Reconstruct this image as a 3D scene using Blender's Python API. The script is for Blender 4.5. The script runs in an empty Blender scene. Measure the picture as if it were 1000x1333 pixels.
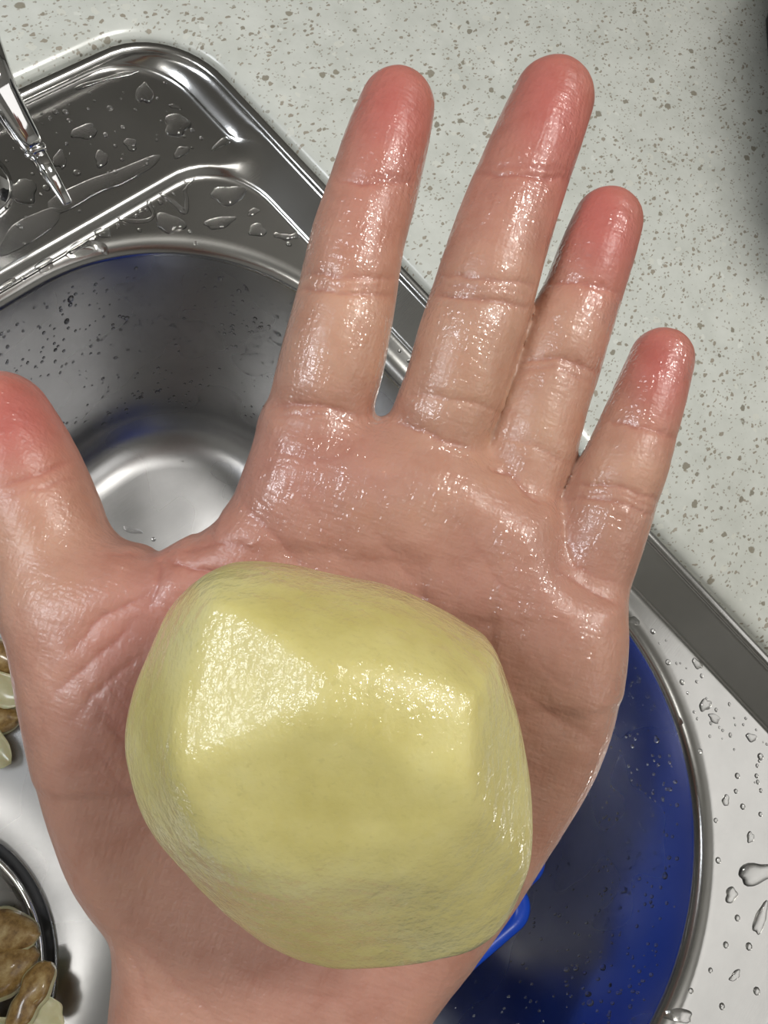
import bpy, bmesh, math, random
import numpy as np
from mathutils import Matrix, Vector

# ------------------------------------------------------------------ camera, world, lights, exposure
F = 950.0                                   # focal length in pixels of the 1000 x 1333 frame
CX, CY = 500.0, 666.5
ax = np.array([1606., -1510., 950.]); ax /= np.linalg.norm(ax)        # world axes seen from the camera (right, down, forward)
ay = np.array([-.686, -.728, 0.]); ay -= ax * (ax @ ay); ay /= np.linalg.norm(ay)
az = np.cross(ax, ay)
M = np.array([ax, ay, az])                  # camera (right, down, forward) -> world
CAM = np.array([0., 0., .2925])

scene = bpy.context.scene
col = scene.collection
cd = bpy.data.cameras.new('camera')
cd.sensor_fit = 'VERTICAL'; cd.sensor_height = 24.0
cd.lens = F / 1333.0 * 24.0
cd.clip_start = .005; cd.clip_end = 50
cam = bpy.data.objects.new('camera', cd); col.objects.link(cam)
R3 = Matrix((M @ np.array([1, 0, 0.]), M @ np.array([0, -1, 0.]), M @ np.array([0, 0, -1.]))).transposed()
cam.matrix_world = Matrix.Translation(Vector(CAM)) @ R3.to_4x4()
scene.camera = cam

wd = bpy.data.worlds.new('room_light'); scene.world = wd; wd.use_nodes = True
bg = wd.node_tree.nodes['Background']
bg.inputs[0].default_value = (.8, .9, 1.0, 1); bg.inputs[1].default_value = .6

def area(name, loc, target, size, power, color, size_y=None):
    l = bpy.data.lights.new(name, 'AREA'); l.energy = power; l.color = color
    l.size = size
    if size_y: l.shape = 'RECTANGLE'; l.size_y = size_y
    o = bpy.data.objects.new(name, l); col.objects.link(o)
    o.location = loc
    o.rotation_euler = (Vector(target) - Vector(loc)).to_track_quat('-Z', 'Y').to_euler()
    return o
area('ceiling_lamp', (.64, -.10, 1.47), (.1, -.05, 0), .36, 18, (1, .97, .92), .28)           # lamp over the counter
area('ceiling_lamp', (.75, -1.25, 1.48), (.75, -1.25, 0), 1.3, 4.5, (1, .98, .95), .9)         # panel lamp of the room, behind
area('glint_light', (-.29, .37, .53), (0, 0, .1), .20, 2.8, (.90, .94, 1.0), .26)             # unseen light added at back left, kept small for the potato's glint
gl_ = bpy.data.lights.new('bowl_fill_light', 'POINT'); gl_.energy = 2.6; gl_.color = (1, .97, .92); gl_.shadow_soft_size = .10
go_ = bpy.data.objects.new('bowl_fill_light', gl_); col.objects.link(go_); go_.location = (-.85, .02, 1.33)   # unseen fill light added to brighten the bowl floor
scene.cycles.max_bounces = 8; scene.cycles.diffuse_bounces = 3; scene.cycles.glossy_bounces = 5; scene.cycles.transmission_bounces = 8

vs = scene.view_settings
vs.view_transform = 'Standard'; vs.look = 'None'; vs.gamma = 1; vs.use_curve_mapping = False
vs.exposure = -.14

# ------------------------------------------------------------------ helpers
def px(x, y, z):
    """point of the plane height z (metres, world) that stands at a photo pixel"""
    d = M @ np.array([x - CX, y - CY, F]); t = (z - CAM[2]) / d[2]
    return CAM + t * d
def cmm(x, y, depth):
    """camera-frame millimetres of a pixel at a depth"""
    return np.array([(x - CX) * depth / F, (y - CY) * depth / F, depth])
def c2w(p):
    return CAM + (np.asarray(p) / 1000.0) @ M.T

def tag(o, label=None, cat=None, group=None, kind=None):
    if label: o['label'] = label
    if cat: o['category'] = cat
    if group: o['group'] = group
    if kind: o['kind'] = kind
    return o
def mesh_obj(name, verts, faces, mat=None, parent=None, smooth=True, loc=None):
    me = bpy.data.meshes.new(name)
    v = np.asarray(verts, dtype=float)
    if loc is not None: v = v - np.asarray(loc)
    me.from_pydata(v.tolist(), [], faces if isinstance(faces, list) else faces.tolist())
    if smooth: me.polygons.foreach_set('use_smooth', [True] * len(me.polygons))
    me.update()
    o = bpy.data.objects.new(name, me); col.objects.link(o)
    if loc is not None: o.location = loc
    if mat: me.materials.append(mat)
    if parent: o.parent = parent
    return o
def empty(name, loc=(0, 0, 0)):
    o = bpy.data.objects.new(name, None); col.objects.link(o); o.location = loc
    o.empty_display_size = .02
    return o
def catmull(P, n=8, closed=False):
    P = np.asarray(P, float); out = []
    N = len(P)
    for i in range(N if closed else N - 1):
        if closed: p0, p1, p2, p3 = P[i - 1], P[i], P[(i + 1) % N], P[(i + 2) % N]
        else: p0, p1, p2, p3 = P[max(i - 1, 0)], P[i], P[i + 1], P[min(i + 2, N - 1)]
        for k in range(n):
            t = k / n
            out.append(.5 * (2 * p1 + (p2 - p0) * t + (2 * p0 - 5 * p1 + 4 * p2 - p3) * t * t + (3 * p1 - p0 - 3 * p2 + p3) * t ** 3))
    if not closed: out.append(P[-1])
    return np.array(out)

# ------------------------------------------------------------------ materials
def new_mat(name):
    m = bpy.data.materials.new(name); m.use_nodes = True
    return m, m.node_tree, m.node_tree.nodes['Principled BSDF']
def N(nt, t, **kw):
    n = nt.nodes.new(t)
    for k, v in kw.items():
        if k in n.inputs.keys(): n.inputs[k].default_value = v
        else: setattr(n, k, v)
    return n
def ramp(nt, src, stops):
    r = nt.nodes.new('ShaderNodeValToRGB')
    e = r.color_ramp.elements
    while len(e) < len(stops): e.new(.5)
    for i, (p, c) in enumerate(stops):
        e[i].position = p; e[i].color = (c, c, c, 1) if not hasattr(c, '__len__') else (*c, 1)
    nt.links.new(src, r.inputs[0]); return r
def mixc(nt, fac, a, b, mode='MIX'):
    m = nt.nodes.new('ShaderNodeMix'); m.data_type = 'RGBA'; m.blend_type = mode
    for sock, v in ((m.inputs[0], fac), (m.inputs[6], a), (m.inputs[7], b)):
        if hasattr(v, 'is_linked') or hasattr(v, 'links'): nt.links.new(v, sock)
        elif hasattr(v, '__len__'): sock.default_value = (*v, 1)
        else: sock.default_value = v
    return m.outputs[2]
def math_(nt, op, a, b=None):
    m = nt.nodes.new('ShaderNodeMath'); m.operation = op
    for i, v in enumerate((a, b)):
        if v is None: continue
        if hasattr(v, 'links'): nt.links.new(v, m.inputs[i])
        else: m.inputs[i].default_value = v
    return m.outputs[0]
def bump(nt, h, strength, dist, normal=None):
    b = N(nt, 'ShaderNodeBump'); b.inputs['Strength'].default_value = strength; b.inputs['Distance'].default_value = dist
    nt.links.new(h, b.inputs['Height'])
    if normal: nt.links.new(normal, b.inputs['Normal'])
    return b.outputs[0]

def steel_mat(name, base, rough, brushed=.5, blotch=.12):
    m, nt, p = new_mat(name)
    tc = N(nt, 'ShaderNodeTexCoord')
    mp = N(nt, 'ShaderNodeMapping'); mp.inputs['Scale'].default_value = (1, 26, 8)
    mp.inputs['Rotation'].default_value = (0, 0, .5)
    nt.links.new(tc.outputs['Object'], mp.inputs[0])
    n1 = N(nt, 'ShaderNodeTexNoise', Scale=60., Detail=4.); nt.links.new(mp.outputs[0], n1.inputs[0])
    n2 = N(nt, 'ShaderNodeTexNoise', Scale=38., Detail=6., Roughness=.65); nt.links.new(tc.outputs['Object'], n2.inputs[0])
    n3 = N(nt, 'ShaderNodeTexNoise', Scale=260., Detail=3.); nt.links.new(tc.outputs['Object'], n3.inputs[0])
    c = ramp(nt, n2.outputs[0], [(.0, tuple(b * (1 - 2 * blotch) for b in base)), (1., base)])
    nt.links.new(c.outputs[0], p.inputs['Base Color'])
    p.inputs['Metallic'].default_value = 1
    n4 = N(nt, 'ShaderNodeTexNoise', Scale=20., Detail=1.); nt.links.new(tc.outputs['Object'], n4.inputs[0])
    r = ramp(nt, n4.outputs[0], [(.0, rough * .75), (1., rough * 1.25)])
    nt.links.new(r.outputs[0], p.inputs['Roughness'])
    h = math_(nt, 'ADD', n1.outputs[0], math_(nt, 'MULTIPLY', n3.outputs[0], .8))
    nt.links.new(bump(nt, h, brushed, .00006), p.inputs['Normal'])
    return m
steel = steel_mat('brushed_steel', (.60, .595, .58), .20, .25)
steel_bowl = steel_mat('bowl_steel', (.60, .60, .605), .27, .25, .15)
steel_dark = steel_mat('drain_cover_steel', (.32, .31, .29), .3, .3)

def plain(name, color, rough=.5, metallic=0., **kw):
    m, nt, p = new_mat(name)
    p.inputs['Base Color'].default_value = (*color, 1); p.inputs['Roughness'].default_value = rough
    p.inputs['Metallic'].default_value = metallic
    for k, v in kw.items(): p.inputs[k].default_value = v
    return m
chrome = plain('chrome', (.78, .78, .78), .05, 1.)
gap_dark = plain('drain_gap_dark', (.012, .012, .013), .4)  # near-black that stands for the shade in the drain gap
blue_plastic, nt, p = new_mat('blue_plastic')
tc = N(nt, 'ShaderNodeTexCoord'); n = N(nt, 'ShaderNodeTexNoise', Scale=60., Detail=3.); nt.links.new(tc.outputs['Object'], n.inputs[0])
c = ramp(nt, n.outputs[0], [(.3, (.006, .050, .42)), (.7, (.008, .064, .50))]); nt.links.new(c.outputs[0], p.inputs['Base Color'])
p.inputs['Roughness'].default_value = .32

water, nt, p = new_mat('water')
p.inputs['Base Color'].default_value = (1, 1, 1, 1); p.inputs['Roughness'].default_value = 0
p.inputs['IOR'].default_value = 1.33; p.inputs['Transmission Weight'].default_value = 1

def quartz_mat():
    m, nt, p = new_mat('speckled_quartz')
    tc = N(nt, 'ShaderNodeTexCoord')
    base = N(nt, 'ShaderNodeTexNoise', Scale=45., Detail=6., Roughness=.6); nt.links.new(tc.outputs['Object'], base.inputs[0])
    bc = ramp(nt, base.outputs[0], [(.25, (.56, .58, .53)), (.5, (.63, .65, .60)), (.8, (.71, .73, .68))]).outputs[0]
    warp = N(nt, 'ShaderNodeTexNoise', Scale=260., Detail=2.); nt.links.new(tc.outputs['Object'], warp.inputs[0])
    def chips(scale, size, thr, stretch, rot, off):
        mp = N(nt, 'ShaderNodeMapping'); mp.inputs['Scale'].default_value = (1, stretch, 1)
        mp.inputs['Rotation'].default_value = (0, 0, rot); mp.inputs['Location'].default_value = (off, off * .7, .013 * off)
        wv = N(nt, 'ShaderNodeVectorMath', operation='SCALE'); wv.inputs['Scale'].default_value = .0035
        nt.links.new(warp.outputs['Color'], wv.inputs[0])
        av = N(nt, 'ShaderNodeVectorMath', operation='ADD')
        nt.links.new(tc.outputs['Object'], av.inputs[0]); nt.links.new(wv.outputs[0], av.inputs[1])
        nt.links.new(av.outputs[0], mp.inputs[0])
        v = N(nt, 'ShaderNodeTexVoronoi', Scale=scale, Randomness=1.); nt.links.new(mp.outputs[0], v.inputs[0])
        sx = N(nt, 'ShaderNodeSeparateColor'); nt.links.new(v.outputs['Color'], sx.inputs[0])
        have = math_(nt, 'GREATER_THAN', sx.outputs[0], thr)
        # the chip's own size
        rad = math_(nt, 'MULTIPLY', sx.outputs[1], size)
        near = ramp(nt, math_(nt, 'SUBTRACT', rad, v.outputs['Distance']), [(.0, 0.), (.06, 1.)]).outputs[0]
        return math_(nt, 'MULTIPLY', have, near), sx.outputs[2]
    out = bc
    for scale, size, thr, st, rot, off, ca, cb, k in (
            (240, .46, .52, 1.8, .4, .0, (.36, .31, .24), (.22, .19, .14), .85),
            (480, .50, .50, 1.5, 1.2, .31, (.40, .37, .30), (.27, .245, .19), .7),
            (120, .36, .70, 1.4, 2.1, .77, (.33, .30, .23), (.17, .155, .12), .9),
            (150, .45, .72, 1.2, .9, 1.31, (.78, .80, .75), (.70, .70, .62), .55)):
        f, rnd = chips(scale, size, thr, st, rot, off)
        cc = mixc(nt, rnd, ca, cb)
        out = mixc(nt, math_(nt, 'MULTIPLY', f, k), out, cc)
    nt.links.new(out, p.inputs['Base Color'])
    p.inputs['Roughness'].default_value = .22
    return m
quartz = quartz_mat()

# ------------------------------------------------------------------ the setting
def box(name, a, b, mat, kind='structure', parent=None):
    a, b = np.minimum(a, b), np.maximum(a, b)
    V = [(x, y, z) for x in (a[0], b[0]) for y in (a[1], b[1]) for z in (a[2], b[2])]
    Fc = [(0, 1, 3, 2), (4, 6, 7, 5), (0, 4, 5, 1), (2, 3, 7, 6), (0, 2, 6, 4), (1, 5, 7, 3)]
    o = mesh_obj(name, V, Fc, mat, parent, False)
    if kind: o['kind'] = kind
    return o
paint = plain('grey_backsplash', (.13, .126, .116), .95, **{'Specular IOR Level': .1})
white = plain('white_paint', (.82, .82, .80), .6)
floor_m = plain('floor_vinyl', (.30, .26, .21), .5)
box('wall_back', (-1.75, .44, -.95), (1.95, .50, 1.55), paint)
box('wall_front', (-1.75, -2.3, -.95), (1.95, -2.24, 1.55), white)
box('wall_left', (-1.81, -2.3, -.95), (-1.75, .50, 1.55), white)
box('wall_right', (1.95, -2.3, -.95), (2.01, .50, 1.55), white)
box('floor', (-1.81, -2.3, -1.0), (2.01, .50, -.95), floor_m)
box('ceiling', (-1.81, -2.3, 1.5), (2.01, .50, 1.55), white)

# rounded rectangle seen along rays from the bowl's middle: every ring of the sink shares these rays
BCX, BCY = -.13, -.03
NA = 560
ANG = np.linspace(0, 2 * np.pi, NA, endpoint=False)
def rr_sd(x, y, x0, x1, y0, y1, rb, rf):
    cx, cy = (x0 + x1) / 2, (y0 + y1) / 2
    r = np.where(y > cy, rb, rf)
    qx = np.abs(x - cx) - (x1 - x0) / 2 + r; qy = np.abs(y - cy) - (y1 - y0) / 2 + r
    return np.hypot(np.maximum(qx, 0), np.maximum(qy, 0)) + np.minimum(np.maximum(qx, qy), 0) - r
def ring(x0, x1, y0, y1, rb, rf=None):
    rf = rb if rf is None else rf
    lo = np.zeros(NA); hi = np.full(NA, 3.0)
    for _ in range(46):
        mid = (lo + hi) / 2
        s = rr_sd(BCX + mid * np.cos(ANG), BCY + mid * np.sin(ANG), x0, x1, y0, y1, rb, rf)
        hi = np.where(s > 0, mid, hi); lo = np.where(s > 0, lo, mid)
    return np.c_[BCX + lo * np.cos(ANG), BCY + lo * np.sin(ANG)]
def off(rc, d):
    x0, x1, y0, y1, rb, rf = rc
    return ring(x0 - d, x1 + d, y0 - d, y1 + d, max(rb + d, .001), max(rf + d, .001))
def loft(name, rings, mat, parent=None, close_inner=False):
    V = []; Fc = []
    for xy, z in rings: V.append(np.c_[xy, np.full(NA, z) if np.isscalar(z) else z])
    V = np.concatenate(V); i = np.arange(NA); j = (i + 1) % NA
    for k in range(len(rings) - 1):
        a = k * NA; b = a + NA
        Fc += np.c_[a + i, a + j, b + j, b + i].tolist()     # rings run from the outside inwards
    if close_inner:
        Fc.append((np.arange(NA) + (len(rings) - 1) * NA).tolist())
    return mesh_obj(name, V, Fc, mat, parent)
def fillet(rc, d0, z0, d1, z1, n=6, mode='out'):
    """quarter-ellipse from (offset d0, z0) to (d1, z1); 'top' starts flat, 'base' ends flat"""
    out = []
    for k in range(n + 1):
        t = k / n * math.pi / 2
        if mode == 'top': u, w = math.sin(t), 1 - math.cos(t)
        else: u, w = 1 - math.cos(t), math.sin(t)
        out.append((off(rc, d0 + (d1 - d0) * u), z0 + (z1 - z0) * w))
    return out

RIM = (-.66, .2255, -.300, .2505, .040, .040)       # outer edge of the steel
DECK = (-.6445, .2050, -.285, .2455, .030, .030)     # foot of the rim wall
SHELF = (-.643, .2042, -.283, .1850, .034, .034)     # lower shelf around the bowl
BOWL = (-.47, .1850, -.2350, .1750, .098, .128)      # mouth of the bowl
ZR, ZD, ZS, ZF = -.0025, -.0105, -.0145, -.200

cut = tuple(RIM)
ctop = []
outer = ring(-1.5, 1.6, -.36, .4395, .004)
ctop.append((outer, -.035)); ctop.append((outer, 0))
ctop.append((off(cut, .013), 0.0))
ctop += fillet(cut, .0125, 0.0, .0022, -.0045, 7, 'top')
ctop.append((off(cut, .0022), -.03))
counter = loft('countertop', ctop, quartz)
tag(counter, 'pale grey speckled quartz countertop around the steel sink', 'countertop')

sink = empty('kitchen_sink', (BCX, BCY, ZF))
tag(sink, 'large stainless steel kitchen sink with rounded wet bowl set in quartz counter', 'sink')
def under(o, parent=sink):
    o.parent = parent; o.matrix_parent_inverse = parent.matrix_basis.inverted() if False else Matrix.Translation(-Vector(parent.location)); return o
deck = [(off(RIM, 0), -.02), (off(RIM, 0), -.0045)]
deck += fillet(RIM, 0, -.0045, -.0012, ZR, 4, 'base')
deck += fillet(RIM, -.0025, ZR, -.0052, ZR - .0022, 5, 'top')
deck.append((ring(*[a * .55 + b * .45 for a, b in zip(RIM, DECK)]), (ZR + ZD) * .5))
# at the back the wall ends on the deck and a small step leads down to the shelf; at the sides the wall runs straight down to the shelf
lip_xy, lip_z = deck[-2]
mid = [deck.pop()] + fillet(DECK, .0032, ZD + .0026, -.0010, ZD, 6, 'base') + fillet(SHELF, .0022, ZD, -.0006, ZD - .0012, 5, 'top')
foot_xy, foot_z = off(SHELF, -.0020), ZS + .0013
dk, sh = off(DECK, 0), off(SHELF, 0)
gap = np.hypot(*(dk - sh).T)
wside = 1 - np.clip((gap - .003) / .012, 0, 1); wside = wside * wside * (3 - 2 * wside)
for k, (xy, z) in enumerate(mid):
    t = (k + 1) / (len(mid) + 1)
    xs = lip_xy * (1 - t) + foot_xy * t; zs = lip_z * (1 - t) + foot_z * t
    deck.append((xy * (1 - wside[:, None]) + xs * wside[:, None], z * (1 - wside) + zs * wside))
deck += fillet(SHELF, -.0020, foot_z, -.0052, ZS, 6, 'base')
deck.append((off(BOWL, .0105), ZS))
deck += fillet(BOWL, .0095, ZS, .0012, ZS - .0062, 8, 'top')
under(loft('deck', deck, steel))
bowl = [(off(BOWL, .0012), ZS - .0062), (off(BOWL, 0), ZS - .013)]
for k in range(1, 9):
    bowl.append((off(BOWL, -.011 * k / 8), ZS - .013 + (ZF + .030 - ZS + .013) * k / 8))
bowl += fillet(BOWL, -.011, ZF + .030, -.043, ZF, 10, 'base')[1:]
# floor with the round drain mouth
DC = np.array([-.19, 0.0]); DR = .090
def circ(r): return np.c_[DC[0] + r * np.cos(ANG), DC[1] + r * np.sin(ANG)]
last = bowl[-1][0]
for k in range(1, 7):
    t = k / 6; bowl.append((last * (1 - t) + circ(DR + .003) * t, ZF - .001 * t))
bowl += [(circ(DR + .001), ZF - .0018), (circ(DR), ZF - .004), (circ(DR - .001), ZF - .012), (circ(DR - .006), ZF - .02)]
under(loft('bowl', bowl, steel_bowl))
drain = under(loft('drain_gap', [(circ(DR - .0003), ZF - .0075), (circ(DR - .0045), ZF - .0070), (circ(DR - .0065), ZF - .009)], gap_dark))  # black ring painted in for the dark gap around the flange
ringm = loft('drain_flange', [(circ(DR - .005), ZF - .009), (circ(DR - .0055), ZF - .0045), (circ(DR - .0065), ZF - .0036), (circ(DR - .0085), ZF - .0040), (circ(DR - .0095), ZF - .0062), (circ(DR - .012), ZF - .0082)], chrome)
under(ringm)
cover = loft('drain_cover', [(circ(DR - .011), ZF - .0082), (circ(DR - .020), ZF - .0070), (circ(.04), ZF - .0105), (circ(.012), ZF - .0115), (circ(.0115), ZF + .004), (circ(.008), ZF + .006)], steel_dark, None, True)
under(cover)

# ------------------------------------------------------------------ implicit surfaces -> quads
def surface_nets(D, org, h):
    S = D < 0
    nx, ny, nz = D.shape
    c = np.zeros((nx - 1, ny - 1, nz - 1), np.uint8)
    for i in (0, 1):
        for j in (0, 1):
            for k in (0, 1): c += S[i:nx - 1 + i, j:ny - 1 + j, k:nz - 1 + k]
    act = (c > 0) & (c < 8)
    idx = np.argwhere(act)
    vid = np.full(act.shape, -1, np.int32); vid[act] = np.arange(len(idx))
    corners = np.array([(i, j, k) for i in (0, 1) for j in (0, 1) for k in (0, 1)])
    val = np.stack([D[idx[:, 0] + a, idx[:, 1] + b, idx[:, 2] + e] for a, b, e in corners], 1)
    acc = np.zeros((len(idx), 3)); cnt = np.zeros(len(idx))
    for a in range(8):
        for b in range(a + 1, 8):
            if np.abs(corners[a] - corners[b]).sum() != 1: continue
            m = (val[:, a] < 0) != (val[:, b] < 0)
            t = val[m, a] / (val[m, a] - val[m, b])
            acc[m] += corners[a] + (corners[b] - corners[a]) * t[:, None]; cnt[m] += 1
    V = org + h * (idx + acc / cnt[:, None])
    Q = []
    for axn in range(3):
        sl0 = [slice(None)] * 3; sl1 = [slice(None)] * 3
        sl0[axn] = slice(0, -1); sl1[axn] = slice(1, None)
        A, B = S[tuple(sl0)], S[tuple(sl1)]
        e = np.argwhere(A != B)
        o1, o2 = [(1, 2), (2, 0), (0, 1)][axn]
        ok = (e[:, o1] > 0) & (e[:, o2] > 0) & (e[:, o1] < D.shape[o1] - 1) & (e[:, o2] < D.shape[o2] - 1)
        e = e[ok]
        def cell(d1, d2):
            q = e.copy(); q[:, o1] -= d1; q[:, o2] -= d2
            return vid[q[:, 0], q[:, 1], q[:, 2]]
        quad = np.stack([cell(1, 1), cell(0, 1), cell(0, 0), cell(1, 0)], 1)
        inside = A[e[:, 0], e[:, 1], e[:, 2]]
        quad[~inside] = quad[~inside][:, ::-1]
        Q.append(quad)
    return V, np.concatenate(Q)
def smin(a, b, k):
    h = np.clip(.5 + .5 * (b - a) / k, 0, 1)
    return b * (1 - h) + a * h - k * h * (1 - h)
def smax(a, b, k): return -smin(-a, -b, k)
def poly_sd(X, Y, P):
    d = np.full(X.shape, 1e9); inside = np.zeros(X.shape, bool)
    n = len(P)
    for i in range(n):
        a, b = P[i], P[(i + 1) % n]
        e = b - a; L = e @ e
        if L < 1e-12: continue
        t = np.clip(((X - a[0]) * e[0] + (Y - a[1]) * e[1]) / L, 0, 1)
        d = np.minimum(d, (X - a[0] - t * e[0]) ** 2 + (Y - a[1] - t * e[1]) ** 2)
        cr = (a[1] > Y) != (b[1] > Y)
        with np.errstate(divide='ignore', invalid='ignore'):
            xi = a[0] + (Y - a[1]) * e[0] / e[1] if e[1] != 0 else np.full(Y.shape, -1e9)
        inside ^= cr & (X < xi)
    return np.where(inside, -1, 1) * np.sqrt(d)
def pillow(sd, z, T, R):
    qx = sd + R; qz = np.abs(z) - (T - R)
    return np.hypot(np.maximum(qx, 0), np.maximum(qz, 0)) + np.minimum(np.maximum(qx, qz), 0) - R
def chain(X, Y, Z, P, r):
    d = np.full(np.broadcast(X, Y, Z).shape, 1e9, np.float32)
    for i in range(len(P) - 1):
        a, b = P[i], P[i + 1]; e = b - a; L = e @ e
        t = np.clip(((X - a[0]) * e[0] + (Y - a[1]) * e[1] + (Z - a[2]) * e[2]) / L, 0, 1)
        q = np.sqrt((X - a[0] - t * e[0]) ** 2 + (Y - a[1] - t * e[1]) ** 2 + (Z - a[2] - t * e[2]) ** 2) - (r[i] + t * (r[i + 1] - r[i]))
        np.minimum(d, q, out=d)
    return d
def smooth_noise(P, s, seed):
    """sum of a few random sine waves: soft lumps with no grid"""
    rg = np.random.RandomState(seed); o = 0
    for _ in range(7):
        k = rg.normal(size=3) * s; o = o + np.sin(P @ k + rg.rand() * 6.28)
    return o / 7

# ------------------------------------------------------------------ the hand (camera-frame millimetres while modelling)
HZ = 150.0                                   # depth of the middle of the hand
fingers = {                                   # pixel centre, pixel half width, depth offset of the centre
    'index':  [(398, 610, 60, 1.5), (414, 545, 66, .5), (431, 479, 68, -.5), (444, 424, 66, -1), (453, 380, 64, -1), (466, 314, 61, 0), (484, 255, 58.5, .8), (497, 209, 56, 1.5), (508, 172, 53, 2.2), (517, 142, 49, 3)],
    'middle': [(556, 620, 62, 1.5), (574, 548, 65, .5), (590, 507, 65, -.5), (608, 446, 66, -1), (627, 391, 66.5, -1), (643, 336, 64.5, 0), (663, 276, 62, .8), (682, 226, 59.5, 1.2), (700, 180, 57, 2), (719, 133, 53, 3)],
    'ring':   [(655, 690, 56, 2.5), (676, 620, 58, 3.4), (688, 578, 62, 4.4), (703, 523, 61, 4.8), (722, 473, 59.5, 4.8), (736, 435, 56, 4.6), (757, 385, 51, 4.8), (774, 336, 49, 5), (790, 291, 45, 6.5)],
    'pinky':  [(738, 800, 58, 2.5), (760, 750, 59, 1.5), (780, 690, 59, .5), (799, 640, 57, 0), (815, 600, 54, .2), (829, 561, 50, .8), (845, 515, 46, 1.6), (861, 468, 41, 2.6)],
    'thumb':  [(150, 900, 80, -2), (112, 820, 78, -1), (80, 748, 75, 1), (55, 680, 77, 2), (30, 618, 75, 3), (12, 575, 70, 3.5), (0, 548, 65, 4)],
}
palm_px = [(205, 722), (240, 704), (276, 684), (304, 652), (320, 615), (335, 575), (348, 535), (400, 528), (440, 530), (482, 550), (494, 551), (507, 550), (545, 566), (590, 578), (625, 597),
           (655, 622), (692, 650), (714, 666), (722, 722), (752, 752), (795, 770), (809, 815), (806, 870), (792, 935), (768, 998), (737, 1058), (700, 1122), (658, 1187), (610, 1250), (570, 1298), (546, 1340),
           (528, 1400), (516, 1480), (512, 1600), (520, 1800), (540, 2100), (556, 2350), (540, 2440), (110, 2440), (80, 2350), (90, 2100), (112, 1800), (128, 1600), (138, 1480), (145, 1400), (150, 1333), (153, 1280), (155, 1240), (149, 1203), (127, 1170), (105, 1130),
           (85, 1070), (66, 1003), (54, 952), (43, 900), (36, 840), (28, 790), (60, 740), (130, 720), (180, 712)]
def build_hand():
    h = .95
    lo = np.array([-98., -100., 126.]); hi = np.array([72., 290., 178.])
    nx, ny, nz = (np.ceil((hi - lo) / h).astype(int) + 1)
    gx = (lo[0] + h * np.arange(nx)).astype(np.float32); gy = (lo[1] + h * np.arange(ny)).astype(np.float32); gz = (lo[2] + h * np.arange(nz)).astype(np.float32)
    X2, Y2 = np.meshgrid(gx, gy, indexing='ij')
    PP = catmull([cmm(a, b, HZ)[:2] for a, b in palm_px], 4, True)
    sd = poly_sd(X2, Y2, PP).astype(np.float32)
    U = X2 * F / HZ + CX; Vv = Y2 * F / HZ + CY          # pixel of each column
    def g(cx, cy, sx, sy, rot=0):
        c, s = math.cos(rot), math.sin(rot)
        a = (U - cx) * c + (Vv - cy) * s; b = -(U - cx) * s + (Vv - cy) * c
        return np.exp(-.5 * ((a / sx) ** 2 + (b / sy) ** 2))
    front = 4.2 * g(130, 960, 75, 150, .25) + 2.6 * g(735, 930, 55, 120, -.25) + 1.5 * g(430, 620, 70, 38, .25) + 1.4 * g(575, 640, 60, 38, .3) + 1.2 * g(680, 730, 50, 45, .5) \
        - 3.4 * g(430, 930, 170, 170) + 1.0 * g(250, 735, 60, 30, -.3)
    T = 12.2 + 0 * U
    T = T + 4.5 / (1 + np.exp(-(Vv - 1330) / 60)) - 3.0 * np.exp(-.5 * ((Vv - 540) / 60) ** 2)
    Z = gz[None, None, :] - HZ
    zz = np.where(Z < 0, -Z - front[..., None], Z)
    palm = pillow(sd[..., None], zz, T[..., None], np.float32(11.0)).astype(np.float32)
    D = palm.copy()
    for nm, st in fingers.items():
        st = np.array(st, float)
        zc = HZ + st[:, 3]
        P = np.c_[(st[:, 0] - CX) * zc / F, (st[:, 1] - CY) * zc / F, zc]
        r = st[:, 2] * zc / F
        Q = catmull(np.c_[P, r], 2)
        a = Q[:, :3].min(0) - 16; b = Q[:, :3].max(0) + 16
        s0 = np.clip(((a - lo) / h).astype(int), 0, None); s1 = np.minimum(((b - lo) / h).astype(int) + 1, [nx, ny, nz])
        sx, sy, sz = [slice(int(p), int(q)) for p, q in zip(s0, s1)]
        d = chain(gx[sx][:, None, None], gy[sy][None, :, None], gz[sz][None, None, :], Q[:, :3].astype(np.float32), Q[:, 3].astype(np.float32))
        if nm != 'thumb':          # the finger is a little flatter on its palm side
            pass
        D[sx, sy, sz] = smin(D[sx, sy, sz], smin(d, palm[sx, sy, sz], 9.0 if nm == 'thumb' else 4.5), 1.8)
    return surface_nets(D, lo, h)
HV, HQ = build_hand()

# ------ skin material: tint is stored per vertex, wetness and skin lines are procedural
skin, nt, p = new_mat('wet_skin')
tc = N(nt, 'ShaderNodeTexCoord')
vc = N(nt, 'ShaderNodeVertexColor'); vc.layer_name = 'tint'
mott = N(nt, 'ShaderNodeTexNoise', Scale=130., Detail=5., Roughness=.6); nt.links.new(tc.outputs['Object'], mott.inputs[0])
mr = ramp(nt, mott.outputs[0], [(.3, (.90, .83, .80)), (.52, (1, 1, 1)), (.75, (1.04, 1.03, .98))])
nt.links.new(mixc(nt, 1.0, vc.outputs[0], mr.outputs[0], 'MULTIPLY'), p.inputs['Base Color'])
p.inputs['Subsurface Weight'].default_value = .22; p.inputs['Subsurface Radius'].default_value = (1, .35, .2); p.inputs['Subsurface Scale'].default_value = .003
wet = N(nt, 'ShaderNodeTexNoise', Scale=85., Detail=3., Roughness=.55); nt.links.new(tc.outputs['Object'], wet.inputs[0])
wm = ramp(nt, wet.outputs[0], [(.43, .04), (.56, 1.)]).outputs[0]
p.inputs['Roughness'].default_value = .42
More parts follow.
